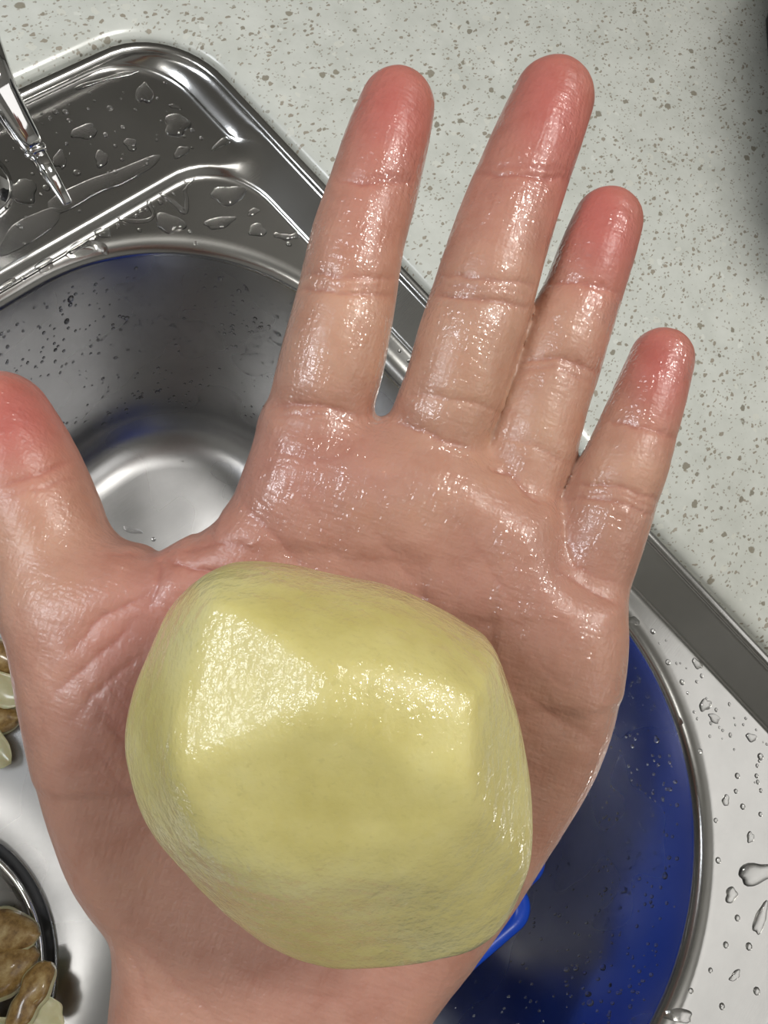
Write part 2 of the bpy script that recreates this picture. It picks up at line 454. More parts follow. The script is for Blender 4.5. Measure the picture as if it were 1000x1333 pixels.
cw = math_(nt, 'MINIMUM', math_(nt, 'MULTIPLY', wm, vc.outputs['Alpha']), 1.0)
nt.links.new(cw, p.inputs['Coat Weight']); p.inputs['Coat Roughness'].default_value = .035; p.inputs['Coat IOR'].default_value = 1.45
# fine criss-cross skin lines
def stretched(sx, sy, scale, detail=2.):
    mp = N(nt, 'ShaderNodeMapping'); mp.vector_type = 'POINT'; mp.inputs['Rotation'].default_value = (0, 0, -.32)
    m2 = N(nt, 'ShaderNodeMapping'); m2.inputs['Scale'].default_value = (sx, sy, 1)
    nt.links.new(tc.outputs['Object'], mp.inputs[0]); nt.links.new(mp.outputs[0], m2.inputs[0])
    q = N(nt, 'ShaderNodeTexNoise', Scale=scale, Detail=detail, Roughness=.5); nt.links.new(m2.outputs[0], q.inputs[0]); return q.outputs[0]
along = stretched(1, .22, 1050., 1.)             # fine furrows along the fingers
across = stretched(.22, 1, 950., 1.)            # and across them
v1 = N(nt, 'ShaderNodeTexVoronoi', Scale=900., feature='DISTANCE_TO_EDGE'); nt.links.new(tc.outputs['Object'], v1.inputs[0])
n2 = N(nt, 'ShaderNodeTexNoise', Scale=260., Detail=3.); nt.links.new(tc.outputs['Object'], n2.inputs[0])
h1 = math_(nt, 'ADD', math_(nt, 'ADD', math_(nt, 'MULTIPLY', along, .9), math_(nt, 'MULTIPLY', across, .9)), math_(nt, 'ADD', math_(nt, 'MULTIPLY', v1.outputs['Distance'], .5), math_(nt, 'MULTIPLY', n2.outputs[0], .55)))
nt.links.new(bump(nt, h1, .55, .00022), p.inputs['Normal'])
nt.links.new(bump(nt, h1, 1.0, .00036), p.inputs['Coat Normal'])

# ------ hand mesh in its own frame: origin at the wrist, axes as the camera saw it (x right, y down, z away)
HO = np.array([-25., 120., 150.])
hand_basis = Matrix.Translation(Vector(c2w(HO))) @ Matrix(M.tolist()).to_4x4()
def hand_mesh(name, V, Q, levels):
    me = bpy.data.meshes.new(name)
    me.from_pydata(((V - HO) / 1000).tolist(), [], Q.tolist()); me.update()
    o = bpy.data.objects.new(name, me); col.objects.link(o)
    if levels:
        s = o.modifiers.new('s', 'SUBSURF'); s.levels = levels; s.render_levels = levels
        dg = bpy.context.evaluated_depsgraph_get(); dg.update()
        m2 = bpy.data.meshes.new_from_object(o.evaluated_get(dg))
        o.modifiers.clear(); o.data = m2; bpy.data.meshes.remove(me); m2.name = name
    o.data.polygons.foreach_set('use_smooth', [True] * len(o.data.polygons))
    o.matrix_world = hand_basis
    return o
# relax the extracted surface a little
def relax(V, Q, it=3, lam=.5):
    V = V.copy()
    e = np.concatenate([Q[:, [0, 1]], Q[:, [1, 2]], Q[:, [2, 3]], Q[:, [3, 0]]]); e = np.concatenate([e, e[:, ::-1]])
    cnt = np.bincount(e[:, 0], minlength=len(V))[:, None]
    for k in range(it * 2):
        A = np.stack([np.bincount(e[:, 0], V[e[:, 1], j], len(V)) for j in range(3)], 1) / np.maximum(cnt, 1)
        V += (lam if k % 2 == 0 else -lam * 1.04) * (A - V)
    return V
HV = relax(HV, HQ, 5)
hand = hand_mesh('person', HV, HQ, 1)
me = hand.data
nv = len(me.vertices)
co = np.empty(nv * 3); me.vertices.foreach_get('co', co); co = co.reshape(-1, 3) * 1000 + HO
no = np.empty(nv * 3); me.vertices.foreach_get('normal', no); no = no.reshape(-1, 3)
U = co[:, 0] * F / co[:, 2] + CX; W = co[:, 1] * F / co[:, 2] + CY
facing = np.clip((-no[:, 2] - .02) / .5, 0, 1)
UJ = U + 4 * smooth_noise(co, .35, 31) + 3 * smooth_noise(co, 1.0, 32); WJ = W + 6 * smooth_noise(co, .35, 33) + 4 * smooth_noise(co, 1.0, 34)
def seg_dist(poly):
    P = catmull(np.array(poly, float), 6); d = np.full(nv, 1e9); s = np.zeros(nv); U = UJ; W = WJ
    for i in range(len(P) - 1):
        a, b = P[i], P[i + 1]; e = b - a; L = e @ e + 1e-9
        t = np.clip(((U - a[0]) * e[0] + (W - a[1]) * e[1]) / L, 0, 1)
        q = np.hypot(U - a[0] - t * e[0], W - a[1] - t * e[1])
        m = q < d; d[m] = q[m]; s[m] = (i + t[m]) / (len(P) - 1)
    return d, s
disp = np.zeros(nv); crease = np.zeros(nv)
creases = [   # polyline, line depth (mm), line width (px), valley depth (mm), valley width (px)
    ([(434, 233), (485, 238), (545, 236)], .40, 3.2, .35, 13), ([(440, 226), (500, 229), (540, 226)], .2, 2.6, 0, 1),
    ([(382, 376), (440, 378), (520, 387)], .50, 3.4, .55, 18), ([(392, 360), (450, 357), (520, 364)], .35, 3, .3, 12), ([(400, 369), (450, 368), (500, 374)], .2, 2.5, 0, 1),
    ([(346, 532), (410, 526), (484, 541)], .45, 3.2, .5, 14), ([(352, 543), (420, 540), (470, 548)], .2, 2.6, 0, 1),
    ([(616, 222), (680, 228), (750, 234)], .40, 3.2, .35, 13), ([(630, 214), (690, 218), (748, 222)], .18, 2.6, 0, 1),
    ([(553, 383), (620, 391), (700, 402)], .50, 3.4, .55, 18), ([(566, 360), (630, 362), (706, 376)], .36, 3, .3, 12), ([(580, 373), (640, 376), (690, 386)], .2, 2.5, 0, 1),
    ([(512, 545), (560, 566), (628, 592)], .5, 3.4, .5, 14), ([(532, 513), (590, 518), (650, 538)], .26, 3, .25, 12),
    ([(706, 368), (755, 369), (812, 384)], .40, 3.0, .35, 12), ([(668, 476), (728, 468), (785, 490)], .45, 3.2, .5, 16), ([(672, 488), (728, 480), (778, 504)], .25, 2.8, 0, 1),
    ([(634, 606), (668, 622), (705, 660)], .45, 3.2, .4, 12), ([(650, 575), (700, 580), (748, 610)], .2, 2.8, .2, 12),
    ([(786, 548), (835, 553), (884, 572)], .4, 3, .35, 12), ([(742, 628), (800, 634), (866, 654)], .45, 3.2, .5, 16), ([(732, 646), (795, 652), (860, 676)], .35, 3, .2, 10), ([(736, 638), (800, 643), (862, 664)], .2, 2.6, 0, 1),
    ([(716, 735), (755, 760), (812, 790)], .25, 3.2, .35, 14), ([(722, 722), (760, 742), (815, 765)], .2, 2.6, 0, 1),
    ([(-10, 632), (50, 614), (112, 594)], .35, 3.6, .4, 16), ([(-5, 648), (60, 633), (118, 615)], .22, 3, 0, 1),
    # palm lines
    ([(303, 640), (330, 668), (352, 690), (390, 730), (420, 760)], .22, 4, .7, 20), ([(478, 668), (508, 718), (545, 765), (580, 800)], .12, 4, .55, 20),
    ([(664, 890), (712, 928), (750, 950), (786, 972)], .16, 3.6, .45, 18), ([(560, 640), (640, 740), (700, 840)], .12, 4, .35, 30),
    ([(208, 724), (240, 736), (275, 742), (300, 760)], .55, 3.8, .7, 16), ([(206, 726), (204, 760), (190, 800)], .25, 3.5, .4, 14), ([(230, 716), (290, 706), (340, 716)], .25, 3.4, .35, 12),
    ([(88, 850), (130, 810), (205, 765)], .3, 3.4, .45, 14), ([(66, 905), (120, 860), (185, 805)], .25, 3.2, .35, 12), ([(80, 950), (150, 880), (195, 850)], .2, 3.2, .2, 10),
    ([(120, 720), (170, 722), (205, 724)], .2, 3.2, 0, 1), ([(110, 920), (160, 960), (185, 1010)], .16, 3, .15, 10), ([(95, 880), (140, 930), (185, 970)], .16, 3, .15, 10),
    ([(140, 880), (170, 930), (180, 990)], .14, 2.6, 0, 1), ([(120, 960), (150, 1010), (190, 1050)], .14, 2.6, 0, 1),
    ([(150, 1205), (190, 1240), (250, 1300), (290, 1340)], .16, 4, .5, 26), ([(156, 1225), (180, 1262), (196, 1320)], .12, 3.4, .25, 16), ([(300, 1262), (380, 1290), (480, 1300)], .06, 4, .25, 22),
    ([(365, 640), (400, 632), (440, 648)], .16, 2.6, 0, 1), ([(375, 612), (395, 650), (430, 690)], .14, 2.6, 0, 1), ([(690, 850), (720, 880), (745, 905)], .12, 2.6, 0, 1),
    ([(350, 575), (400, 600), (470, 585)], .12, 3, .2, 14),
]
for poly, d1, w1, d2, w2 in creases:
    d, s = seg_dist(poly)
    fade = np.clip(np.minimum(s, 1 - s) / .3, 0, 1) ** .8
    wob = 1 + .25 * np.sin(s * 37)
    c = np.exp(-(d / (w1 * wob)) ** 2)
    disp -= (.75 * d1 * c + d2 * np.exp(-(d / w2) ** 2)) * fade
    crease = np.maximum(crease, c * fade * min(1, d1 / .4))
# raised pads between the finger creases
for cx, cy, rx, amt in ((505, 165, 44, .5), (468, 300, 44, .5), (432, 455, 50, .6), (712, 150, 46, .5), (660, 295, 48, .55), (605, 465, 50, .6), (785, 310, 38, .5), (745, 420, 40, .4), (705, 550, 44, .55), (855, 495, 32, .5), (815, 597, 36, .35), (780, 705, 44, .5)):
    disp += amt * np.exp(-((U - cx) ** 2 + (W - cy) ** 2) / (2 * rx * rx))
disp += .07 * smooth_noise(co, .55, 3) + .03 * smooth_noise(co, 1.6, 4)
disp *= facing
co2 = co + no * disp[:, None]
me.vertices.foreach_set('co', ((co2 - HO) / 1000).ravel())
# tint
def gw(cx, cy, sx, sy=None): return np.exp(-.5 * (((U - cx) / sx) ** 2 + ((W - cy) / (sy or sx)) ** 2))
base = np.array([.480, .258, .184]); red = np.array([.53, .158, .130]); pale = np.array([.590, .348, .240]); pink = np.array([.475, .215, .168])
tipw = np.clip(gw(515, 140, 50, 68) + gw(720, 132, 52, 82) + gw(792, 300, 45, 66) + gw(862, 475, 38, 56) + gw(10, 540, 75, 62) + .35 * gw(470, 300, 40, 60) + .3 * gw(640, 270, 40, 60), 0, 1)
palew = np.clip(.8 * gw(455, 430, 50, 55) + .7 * gw(470, 320, 40, 50) + .8 * gw(600, 470, 55, 60) + .7 * gw(655, 300, 45, 55) + .7 * gw(740, 420, 45, 40) + .7 * gw(700, 560, 45, 50) + .6 * gw(820, 600, 40, 40) + .8 * gw(40, 690, 50, 60) + .4 * gw(100, 800, 60, 80) + .5 * gw(570, 640, 70, 60), 0, 1)
pinkw = np.clip(.8 * gw(250, 800, 120, 120) + .6 * gw(420, 600, 90, 50) + .5 * gw(640, 780, 120, 90) + .4 * gw(450, 1290, 150, 60) + .6 * gw(180, 900, 70, 90), 0, 1)
cl = base + 0 * co
for wgt, c in ((palew, pale), (pinkw, pink), (tipw, red)): cl = cl * (1 - wgt[:, None]) + c * wgt[:, None]
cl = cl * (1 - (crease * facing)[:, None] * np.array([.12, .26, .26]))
cl *= (.95 + .07 * smooth_noise(co, .25, 9))[:, None]
wetv = np.clip(.25 + .9 * gw(450, 400, 90, 190) + .9 * gw(640, 420, 100, 220) + .9 * gw(740, 560, 70, 120) + .9 * gw(830, 560, 60, 110) + .9 * gw(480, 680, 170, 70) + .8 * gw(720, 890, 70, 110) - .2 * gw(120, 1050, 90, 150), .08, 1)
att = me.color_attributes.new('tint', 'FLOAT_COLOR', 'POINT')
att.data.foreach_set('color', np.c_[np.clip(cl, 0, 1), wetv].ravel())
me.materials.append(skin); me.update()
tag(hand, 'wet open left hand, palm up with fingers spread, holding a peeled potato over the sink', 'hand')
# finger nails on the far side
nail_mat = plain('nail', (.62, .36, .31), .25)
for nm, st in fingers.items():
    a = np.array(cmm(st[-1][0], st[-1][1], HZ + st[-1][3])); b = np.array(cmm(st[-2][0], st[-2][1], HZ + st[-2][3]))
    r = st[-1][2] * HZ / F; u = (a - b) / np.linalg.norm(a - b)
    zb = np.array([0, 0, 1.]) - u * u[2]; zb /= np.linalg.norm(zb); s = np.cross(zb, u)
    V = []; Fc = []
    nu, nw = 9, 9
    for lay in (0, 1):
        for i in range(nu):
            for j in range(nw):
                t = i / (nu - 1); w_ = (j / (nw - 1) * 2 - 1)
                edge = 1 - .25 * (2 * t - 1) ** 4
                th = w_ * .95 * edge
                rr = r * (1.02 if lay else .9) - r * .25 * max(0, t - .6) ** 2
                c = a + u * (r * (-.75 + 1.45 * t))
                V.append(c + (s * math.sin(th) + zb * math.cos(th)) * rr)
    def vi(l, i, j): return l * nu * nw + i * nw + j
    for i in range(nu - 1):
        for j in range(nw - 1):
            Fc.append((vi(1, i, j), vi(1, i + 1, j), vi(1, i + 1, j + 1), vi(1, i, j + 1)))
            Fc.append((vi(0, i, j), vi(0, i, j + 1), vi(0, i + 1, j + 1), vi(0, i + 1, j)))
    for i in range(nu - 1):
        Fc.append((vi(0, i, 0), vi(0, i + 1, 0), vi(1, i + 1, 0), vi(1, i, 0))); Fc.append((vi(0, i + 1, nw - 1), vi(0, i, nw - 1), vi(1, i, nw - 1), vi(1, i + 1, nw - 1)))
    for j in range(nw - 1):
        Fc.append((vi(0, 0, j + 1), vi(0, 0, j), vi(1, 0, j), vi(1, 0, j + 1))); Fc.append((vi(0, nu - 1, j), vi(0, nu - 1, j + 1), vi(1, nu - 1, j + 1), vi(1, nu - 1, j)))
    mesh_obj('nail', (np.array(V) - HO) / 1000, Fc, nail_mat, hand)

# ------------------------------------------------------------------ the peeled potato
potato_px = [(322, 732), (370, 735), (430, 748), (500, 762), (560, 786), (610, 815), (638, 836), (656, 880), (673, 940), (685, 1010), (687, 1070), (680, 1122), (665, 1172), (638, 1212), (590, 1236), (530, 1254), (470, 1262),
             (410, 1259), (350, 1244), (300, 1215), (262, 1172), (234, 1120), (205, 1070), (183, 1010), (174, 950), (180, 890), (200, 840), (226, 790), (260, 755), (290, 737)]
PZ = 113.0
def build_potato():
    h = .6
    lo = np.array([-44., 2., 80.]); hi = np.array([30., 78., 142.])
    n = np.ceil((hi - lo) / h).astype(int) + 1
    gx, gy, gz = [lo[k] + h * np.arange(n[k]) for k in range(3)]
    X2, Y2 = np.meshgrid(gx, gy, indexing='ij')
    P = catmull([cmm(a, b, PZ)[:2] for a, b in potato_px], 4, True)
    sd = poly_sd(X2, Y2, P)[..., None]
    Z = gz[None, None, :] - PZ
    zz = np.where(Z < 0, -Z * .80, Z)
    D = pillow(sd, zz, 23.5, 22.5)
    X = X2[..., None]; Y = Y2[..., None]; ZZ = gz[None, None, :]
    def plane(pt, nrm, k):
        nonlocal D
        nrm = np.array(nrm, float); nrm /= np.linalg.norm(nrm)
        d = (X - pt[0]) * nrm[0] + (Y - pt[1]) * nrm[1] + (ZZ - pt[2]) * nrm[2]
        D = smax(D, d, k)
        return nrm
    def hit(pxy, pt, nrm):           # where the ray of a pixel meets a facet
        r = cmm(*pxy, 1.0); t = (nrm @ pt) / (nrm @ r); return r * t
    apex = cmm(425, 925, 87.5)
    nl = plane(apex, (-.26, -.28, -.92), .9)            # glossy upper left facet
    nr = plane(apex, (.22, -.17, -.96), 1.6)              # upper right facet
    nw = plane(apex, (-.03, .27, -.96), 1.2)              # broad lower facet
    plane(hit((350, 790), apex, nl), (.10, -.74, -.66), 1.0)
    plane(hit((560, 828), apex, nr), (.26, -.74, -.62), 2)
    plane(hit((440, 1138), apex, nw), (.02, .60, -.80), 2)
    plane(hit((590, 1085), apex, nw), (.46, .42, -.78), 2.5)
    plane(hit((622, 900), apex, nr), (.84, -.02, -.55), 1.2)
    plane(hit((228, 1000), apex, nw), (-.76, .18, -.62), 2)
    plane(hit((245, 850), apex, nl), (-.78, -.30, -.54), 3)
    plane(cmm(290, 1150, 100), (-.46, .60, -.65), 4)
    PTS = np.stack(np.broadcast_arrays(X, Y, ZZ), -1)
    D = D + .12 * smooth_noise(PTS * np.array([1.0, .35, 1.0]), .8, 21)
    return surface_nets(D, lo, h)
PV, PQ = build_potato()
PV = relax(PV, PQ, 4)
PO = np.array([-7., 40., 136.])
pot_mat, nt, p = new_mat('peeled_potato')
tc = N(nt, 'ShaderNodeTexCoord')
a1 = N(nt, 'ShaderNodeTexNoise', Scale=55., Detail=5., Roughness=.6); nt.links.new(tc.outputs['Object'], a1.inputs[0])
cc = ramp(nt, a1.outputs[0], [(.28, (.53, .455, .145)), (.5, (.625, .55, .21)), (.75, (.70, .64, .30))]).outputs[0]
a2 = N(nt, 'ShaderNodeTexNoise', Scale=900., Detail=2.); nt.links.new(tc.outputs['Object'], a2.inputs[0])
cc = mixc(nt, ramp(nt, a2.outputs[0], [(.62, 0.), (.75, .25)]).outputs[0], cc, (.42, .36, .13))
nt.links.new(cc, p.inputs['Base Color'])
p.inputs['Subsurface Weight'].default_value = .25; p.inputs['Subsurface Radius'].default_value = (1, .8, .3); p.inputs['Subsurface Scale'].default_value = .004
p.inputs['Roughness'].default_value = .45
wv = N(nt, 'ShaderNodeTexNoise', Scale=45., Detail=2.); nt.links.new(tc.outputs['Object'], wv.inputs[0])
nt.links.new(ramp(nt, wv.outputs[0], [(.38, .45), (.55, 1.)]).outputs[0], p.inputs['Coat Weight']); p.inputs['Coat Roughness'].default_value = .05; p.inputs['Coat IOR'].default_value = 1.45
mp = N(nt, 'ShaderNodeMapping'); mp.inputs['Scale'].default_value = (1.0, .5, 1); mp.inputs['Rotation'].default_value = (0, 0, .15); nt.links.new(tc.outputs['Object'], mp.inputs[0])
b1 = N(nt, 'ShaderNodeTexNoise', Scale=430., Detail=2., Roughness=.5); nt.links.new(mp.outputs[0], b1.inputs[0])
b2 = N(nt, 'ShaderNodeTexNoise', Scale=1300., Detail=2.); nt.links.new(tc.outputs['Object'], b2.inputs[0])
hh = math_(nt, 'ADD', b1.outputs[0], math_(nt, 'MULTIPLY', b2.outputs[0], .3))
nt.links.new(bump(nt, hh, .3, .0004), p.inputs['Normal'])
nt.links.new(bump(nt, hh, 1.0, .0008), p.inputs['Coat Normal'])
potato = mesh_obj('peeled_potato', (PV - PO) / 1000, PQ, pot_mat)
potato.matrix_world = Matrix.Translation(Vector(c2w(PO))) @ Matrix(M.tolist()).to_4x4()
tag(potato, 'wet peeled yellow potato with flat knife-cut facets resting on the open palm', 'potato')

# ------------------------------------------------------------------ faucet at the left edge of the deck
def tube(name, P, prof, mat, parent=None, side=(1, 0, 0), n=20, power=2.0):
    """swept tube: P points (m), prof (half width, half height) per point, superellipse section"""
    P = np.asarray(P, float); V = []; Fc = []
    for i, c in enumerate(P):
        t = P[min(i + 1, len(P) - 1)] - P[max(i - 1, 0)]; t /= np.linalg.norm(t)
        sd_ = np.array(side, float); sd_ -= t * (t @ sd_); sd_ /= np.linalg.norm(sd_); up = np.cross(sd_, t)
        for k in range(n):
            a = 2 * math.pi * k / n; ca, sa = math.cos(a), math.sin(a)
            V.append(c + sd_ * prof[i][0] * math.copysign(abs(ca) ** (2 / power), ca) + up * prof[i][1] * math.copysign(abs(sa) ** (2 / power), sa))
    for i in range(len(P) - 1):
        for k in range(n): Fc.append((i * n + k, i * n + (k + 1) % n, (i + 1) * n + (k + 1) % n, (i + 1) * n + k))
    Fc.append(list(range(n))[::-1]); Fc.append([(len(P) - 1) * n + k for k in range(n)])
    return mesh_obj(name, V, Fc, mat, parent)
def child(o, parent):
    o.parent = parent; o.matrix_parent_inverse = Matrix.Translation(-Vector(parent.location)); return o
FB = np.array([.093, .226, ZD])
faucet = empty('faucet', FB)
tag(faucet, 'chrome faucet with a slim pointed lever at the left of the sink deck', 'faucet')
child(tube('base', [FB + (0, 0, z) for z in (0, .003, .004, .009)], [(.018, .018), (.018, .018), (.016, .016), (.013, .013)], chrome, side=(1, 0, 0), n=40), faucet)
child(tube('body', [FB + (0, 0, z) for z in (.008, .03, .058, .066, .070, .072)], [(.0125, .0125)] * 3 + [(.0118, .0118), (.009, .009), (.004, .004)], chrome, n=40), faucet)
la = px(-34, 30, .064); lb = px(0, 122, .052); lc = px(46, 196, .040); ld = px(89, 266, .030)
child(tube('lever', [la, lb, lc + (lb - lc) * .25, lc], [(.0062, .0075), (.0058, .0070), (.0042, .0052), (.0036, .0040)], chrome, faucet, n=28, power=3.2) , faucet)
child(tube('lever_collar', [lc + (lb - lc) * .06, lc, lc + (ld - lc) * .08], [(.0038, .0044), (.0042, .0046), (.0034, .0040)], chrome, n=28, power=3), faucet)
child(tube('lever_tip', [lc + (ld - lc) * .05, lc * .5 + ld * .5, ld * .97 + lc * .03, ld], [(.0030, .0038), (.0024, .0030), (.0017, .0020), (.0012, .0014)], chrome, n=24, power=3.5), faucet)

# ------------------------------------------------------------------ blue basin in the bowl
basin = empty('plastic_basin', (.041, -.143, ZF))
tag(basin, 'bright blue plastic basin standing in the sink bowl under the hand', 'basin')
def rrect(cx, cy, hx, hy, r, z, n=10):
    out = []
    for sx, sy, a0 in ((1, 1, 0), (-1, 1, 90), (-1, -1, 180), (1, -1, 270)):
        for k in range(n + 1):
            a = math.radians(a0 + 90 * k / n)
            out.append((cx + sx * (hx - r) + r * math.cos(a), cy + sy * (hy - r) + r * math.sin(a), z))
    return out
def stack(name, loops, mat, parent, cap=(True, True)):
    n = len(loops[0]); V = [v for l in loops for v in l]; Fc = []
    for i in range(len(loops) - 1):
        for k in range(n): Fc.append((i * n + k, i * n + (k + 1) % n, (i + 1) * n + (k + 1) % n, (i + 1) * n + k))
    if cap[0]: Fc.append(list(range(n))[::-1])
    if cap[1]: Fc.append([(len(loops) - 1) * n + k for k in range(n)])
    return child(mesh_obj(name, V, Fc, mat), parent)
bcx, bcy, bhx, bhy, bz = 0, 0, .047, .055, -.090
def turned(o):      # the basin stands a little askew
    o.data.transform(Matrix.Translation((.041, -.143, 0)) @ Matrix.Rotation(math.radians(-14.6), 4, 'Z')); return o
turned(stack('tub', [rrect(bcx, bcy, bhx - .014, bhy - .014, .014, ZF + .0005), rrect(bcx, bcy, bhx - .011, bhy - .011, .016, ZF + .004), rrect(bcx, bcy, bhx - .004, bhy - .004, .014, bz - .003), rrect(bcx, bcy, bhx - .006, bhy - .006, .013, bz - .002),
              rrect(bcx, bcy, bhx - .0135, bhy - .0135, .014, ZF + .006), rrect(bcx, bcy, bhx - .02, bhy - .02, .012, ZF + .003)], blue_plastic, basin))
turned(stack('rim', [rrect(bcx, bcy, bhx - .005, bhy - .005, .012, bz - .006), rrect(bcx, bcy, bhx - .0005, bhy - .0005, .012, bz - .006), rrect(bcx, bcy, bhx, bhy, .012, bz - .005), rrect(bcx, bcy, bhx, bhy, .012, bz - .001),
              rrect(bcx, bcy, bhx - .001, bhy - .001, .012, bz), rrect(bcx, bcy, bhx - .006, bhy - .006, .011, bz), rrect(bcx, bcy, bhx - .0065, bhy - .0065, .011, bz - .004)], blue_plastic, basin, (False, False)))
turned(stack('handle', [rrect(.054, -.018, .013, .024, .011, bz - .008), rrect(.054, -.018, .014, .025, .012, bz - .007), rrect(.054, -.018, .014, .025, .012, bz - .004), rrect(.054, -.018, .013, .024, .011, bz - .003)], blue_plastic, basin))

# ------------------------------------------------------------------ potato peelings on the bowl floor
skin_m, nt, p = new_mat('potato_skin')
tc = N(nt, 'ShaderNodeTexCoord'); n_ = N(nt, 'ShaderNodeTexNoise', Scale=160., Detail=5., Roughness=.65); nt.links.new(tc.outputs['Object'], n_.inputs[0])
c = ramp(nt, n_.outputs[0], [(.32, (.13, .065, .015)), (.5, (.30, .175, .05)), (.72, (.50, .36, .15))]); nt.links.new(c.outputs[0], p.inputs['Base Color'])
p.inputs['Roughness'].default_value = .4; p.inputs['Coat Weight'].default_value = .6; p.inputs['Coat Roughness'].default_value = .12
nt.links.new(bump(nt, n_.outputs[0], .5, .0006), p.inputs['Normal'])
flesh_m, nt, p = new_mat('potato_flesh')
tc = N(nt, 'ShaderNodeTexCoord'); n_ = N(nt, 'ShaderNodeTexNoise', Scale=120., Detail=4.); nt.links.new(tc.outputs['Object'], n_.inputs[0])
c = ramp(nt, n_.outputs[0], [(.3, (.50, .45, .24)), (.7, (.62, .58, .36))]); nt.links.new(c.outputs[0], p.inputs['Base Color'])
p.inputs['Roughness'].default_value = .35; p.inputs['Coat Weight'].default_value = .5; p.inputs['Coat Roughness'].default_value = .1
p.inputs['Subsurface Weight'].default_value = .2; p.inputs['Subsurface Scale'].default_value = .003
def peel(x, y, z, L, Wd, head, tilt, roll, bend, arch, skin_up, label, seed):
    """one curved peeling: a flesh slab with its skin on one face"""
    rg = np.random.RandomState(seed); nu, nw = 22, 10
    ph = rg.rand(4) * 6.28
    def sheet(off_, narrow=1.0):
        V = []
        for i in range(nu):
            u = i / (nu - 1) * 2 - 1
            wu = Wd * .5 * (1 - abs(u) ** 2.4) ** .6 * (1 + .14 * math.sin(3.1 * u + ph[0]) + .07 * math.sin(9 * u + ph[2])) + .0004
            for j in range(nw):
                w_ = j / (nw - 1) * 2 - 1
                X_ = u * L / 2; w_ *= narrow; Y_ = w_ * wu + .1 * Wd * math.sin(2.2 * u + ph[1])
                Z_ = -bend * u * u - arch * w_ * w_ * (1 - .3 * u * u) + .0006 * math.sin(5 * u + ph[2]) * math.sin(3 * w_ + ph[3])
                V.append((X_, Y_, Z_ + off_ * (1 - .75 * abs(w_) ** 4) * (1 - .7 * abs(u) ** 6)))
        return V
    def slab(a, b, nr_=1.0):
        V = sheet(a, nr_) + sheet(b, nr_); n = nu * nw; Fc = []
        for i in range(nu - 1):
            for j in range(nw - 1):
                k = i * nw + j
                Fc.append((k, k + nw, k + nw + 1, k + 1)); Fc.append((n + k, n + k + 1, n + k + nw + 1, n + k + nw))
        def rim_(s):
            for a_, b_ in zip(s[:-1], s[1:]): Fc.append((a_, b_, n + b_, n + a_))
        rim_([j for j in range(nw)]); rim_([(nu - 1) * nw + j for j in range(nw)][::-1]); rim_([i * nw for i in range(nu)][::-1]); rim_([i * nw + nw - 1 for i in range(nu)])
        return V, Fc
    q = px(x, y, z)
    V, Fc = slab(.0013, -.0013)
    o = mesh_obj('potato_peeling', V, Fc, flesh_m)
    V, Fc = slab(.0016, .0005, .86)
    sk = mesh_obj('skin', V, Fc, skin_m, o); sk['label'] = 'brown potato skin'
    o.location = q; o.rotation_euler = (roll + (0 if skin_up else math.pi), tilt, math.radians(head))
    tag(o, label, 'peeling', 'potato peelings in the sink')
    return o
peel(-30, 778, ZF + .005, .050, .024, -46, .05, .1, .003, .003, False, 'pale potato peeling with flesh side up, topmost at the left edge of the photo', 1)
peel(-22, 852, ZF + .012, .050, .026, -64, .05, -.25, .005, .006, True, 'brown potato peeling skin side up beside the thumb base', 2)
peel(-24, 896, ZF + .007, .050, .024, -55, .0, .15, .003, .004, False, 'cream potato peeling flesh side up lying against the brown one', 3)
peel(-24, 936, ZF + .010, .040, .018, -40, -.05, .1, .004, .004, True, 'small brown potato peeling just below the cream one', 4)
peel(-28, 966, ZF + .006, .044, .020, -72, .05, .0, .003, .003, False, 'small pale potato peeling with pointed end, above the drain', 5)
peel(-20, 1214, ZF + .007, .056, .022, -46, .0, -.35, .002, .003, True, 'brown peeling with a pale edge lying across the drain flange', 6)
peel(-16, 1264, ZF + .012, .050, .026, -38, .1, -.2, .004, .005, True, 'mottled brown peeling in the heap at the lower left corner', 7)
peel(36, 1296, ZF + .018, .034, .018, 8, .15, -.45, .002, .004, True, 'narrow peeling half brown half cream, standing tilted on the heap', 8)
peel(60, 1328, ZF + .016, .024, .016, 49, .1, .1, .002, .003, False, 'short cream peeling at the heap’s right end', 9)
peel(-4, 1345, ZF + .008, .050, .024, -46, .0, .1, .004, .004, False, 'wide pale peeling at the bottom left corner of the photo', 10)

# ------------------------------------------------------------------ dark wrinkled bag at the far right of the counter
bag_m, nt, p = new_mat('grey_film')
tc = N(nt, 'ShaderNodeTexCoord'); n_ = N(nt, 'ShaderNodeTexNoise', Scale=30., Detail=6., Roughness=.7); nt.links.new(tc.outputs['Object'], n_.inputs[0])
c = ramp(nt, n_.outputs[0], [(.35, (.020, .020, .022)), (.6, (.075, .075, .078)), (.75, (.17, .165, .175))]); nt.links.new(c.outputs[0], p.inputs['Base Color'])
p.inputs['Roughness'].default_value = .3; nt.links.new(bump(nt, n_.outputs[0], .8, .004), p.inputs['Normal'])
ba, bb = px(984, -60, 0)[:2], px(1003, 330, 0)[:2]
dirv = (bb - ba) / np.linalg.norm(bb - ba); outv = np.array([-dirv[1], dirv[0]]);
if outv[0] < 0: outv = -outv
V = []; Fc = []
na_, nz_ = 72, 34
Lb = np.linalg.norm(bb - ba)
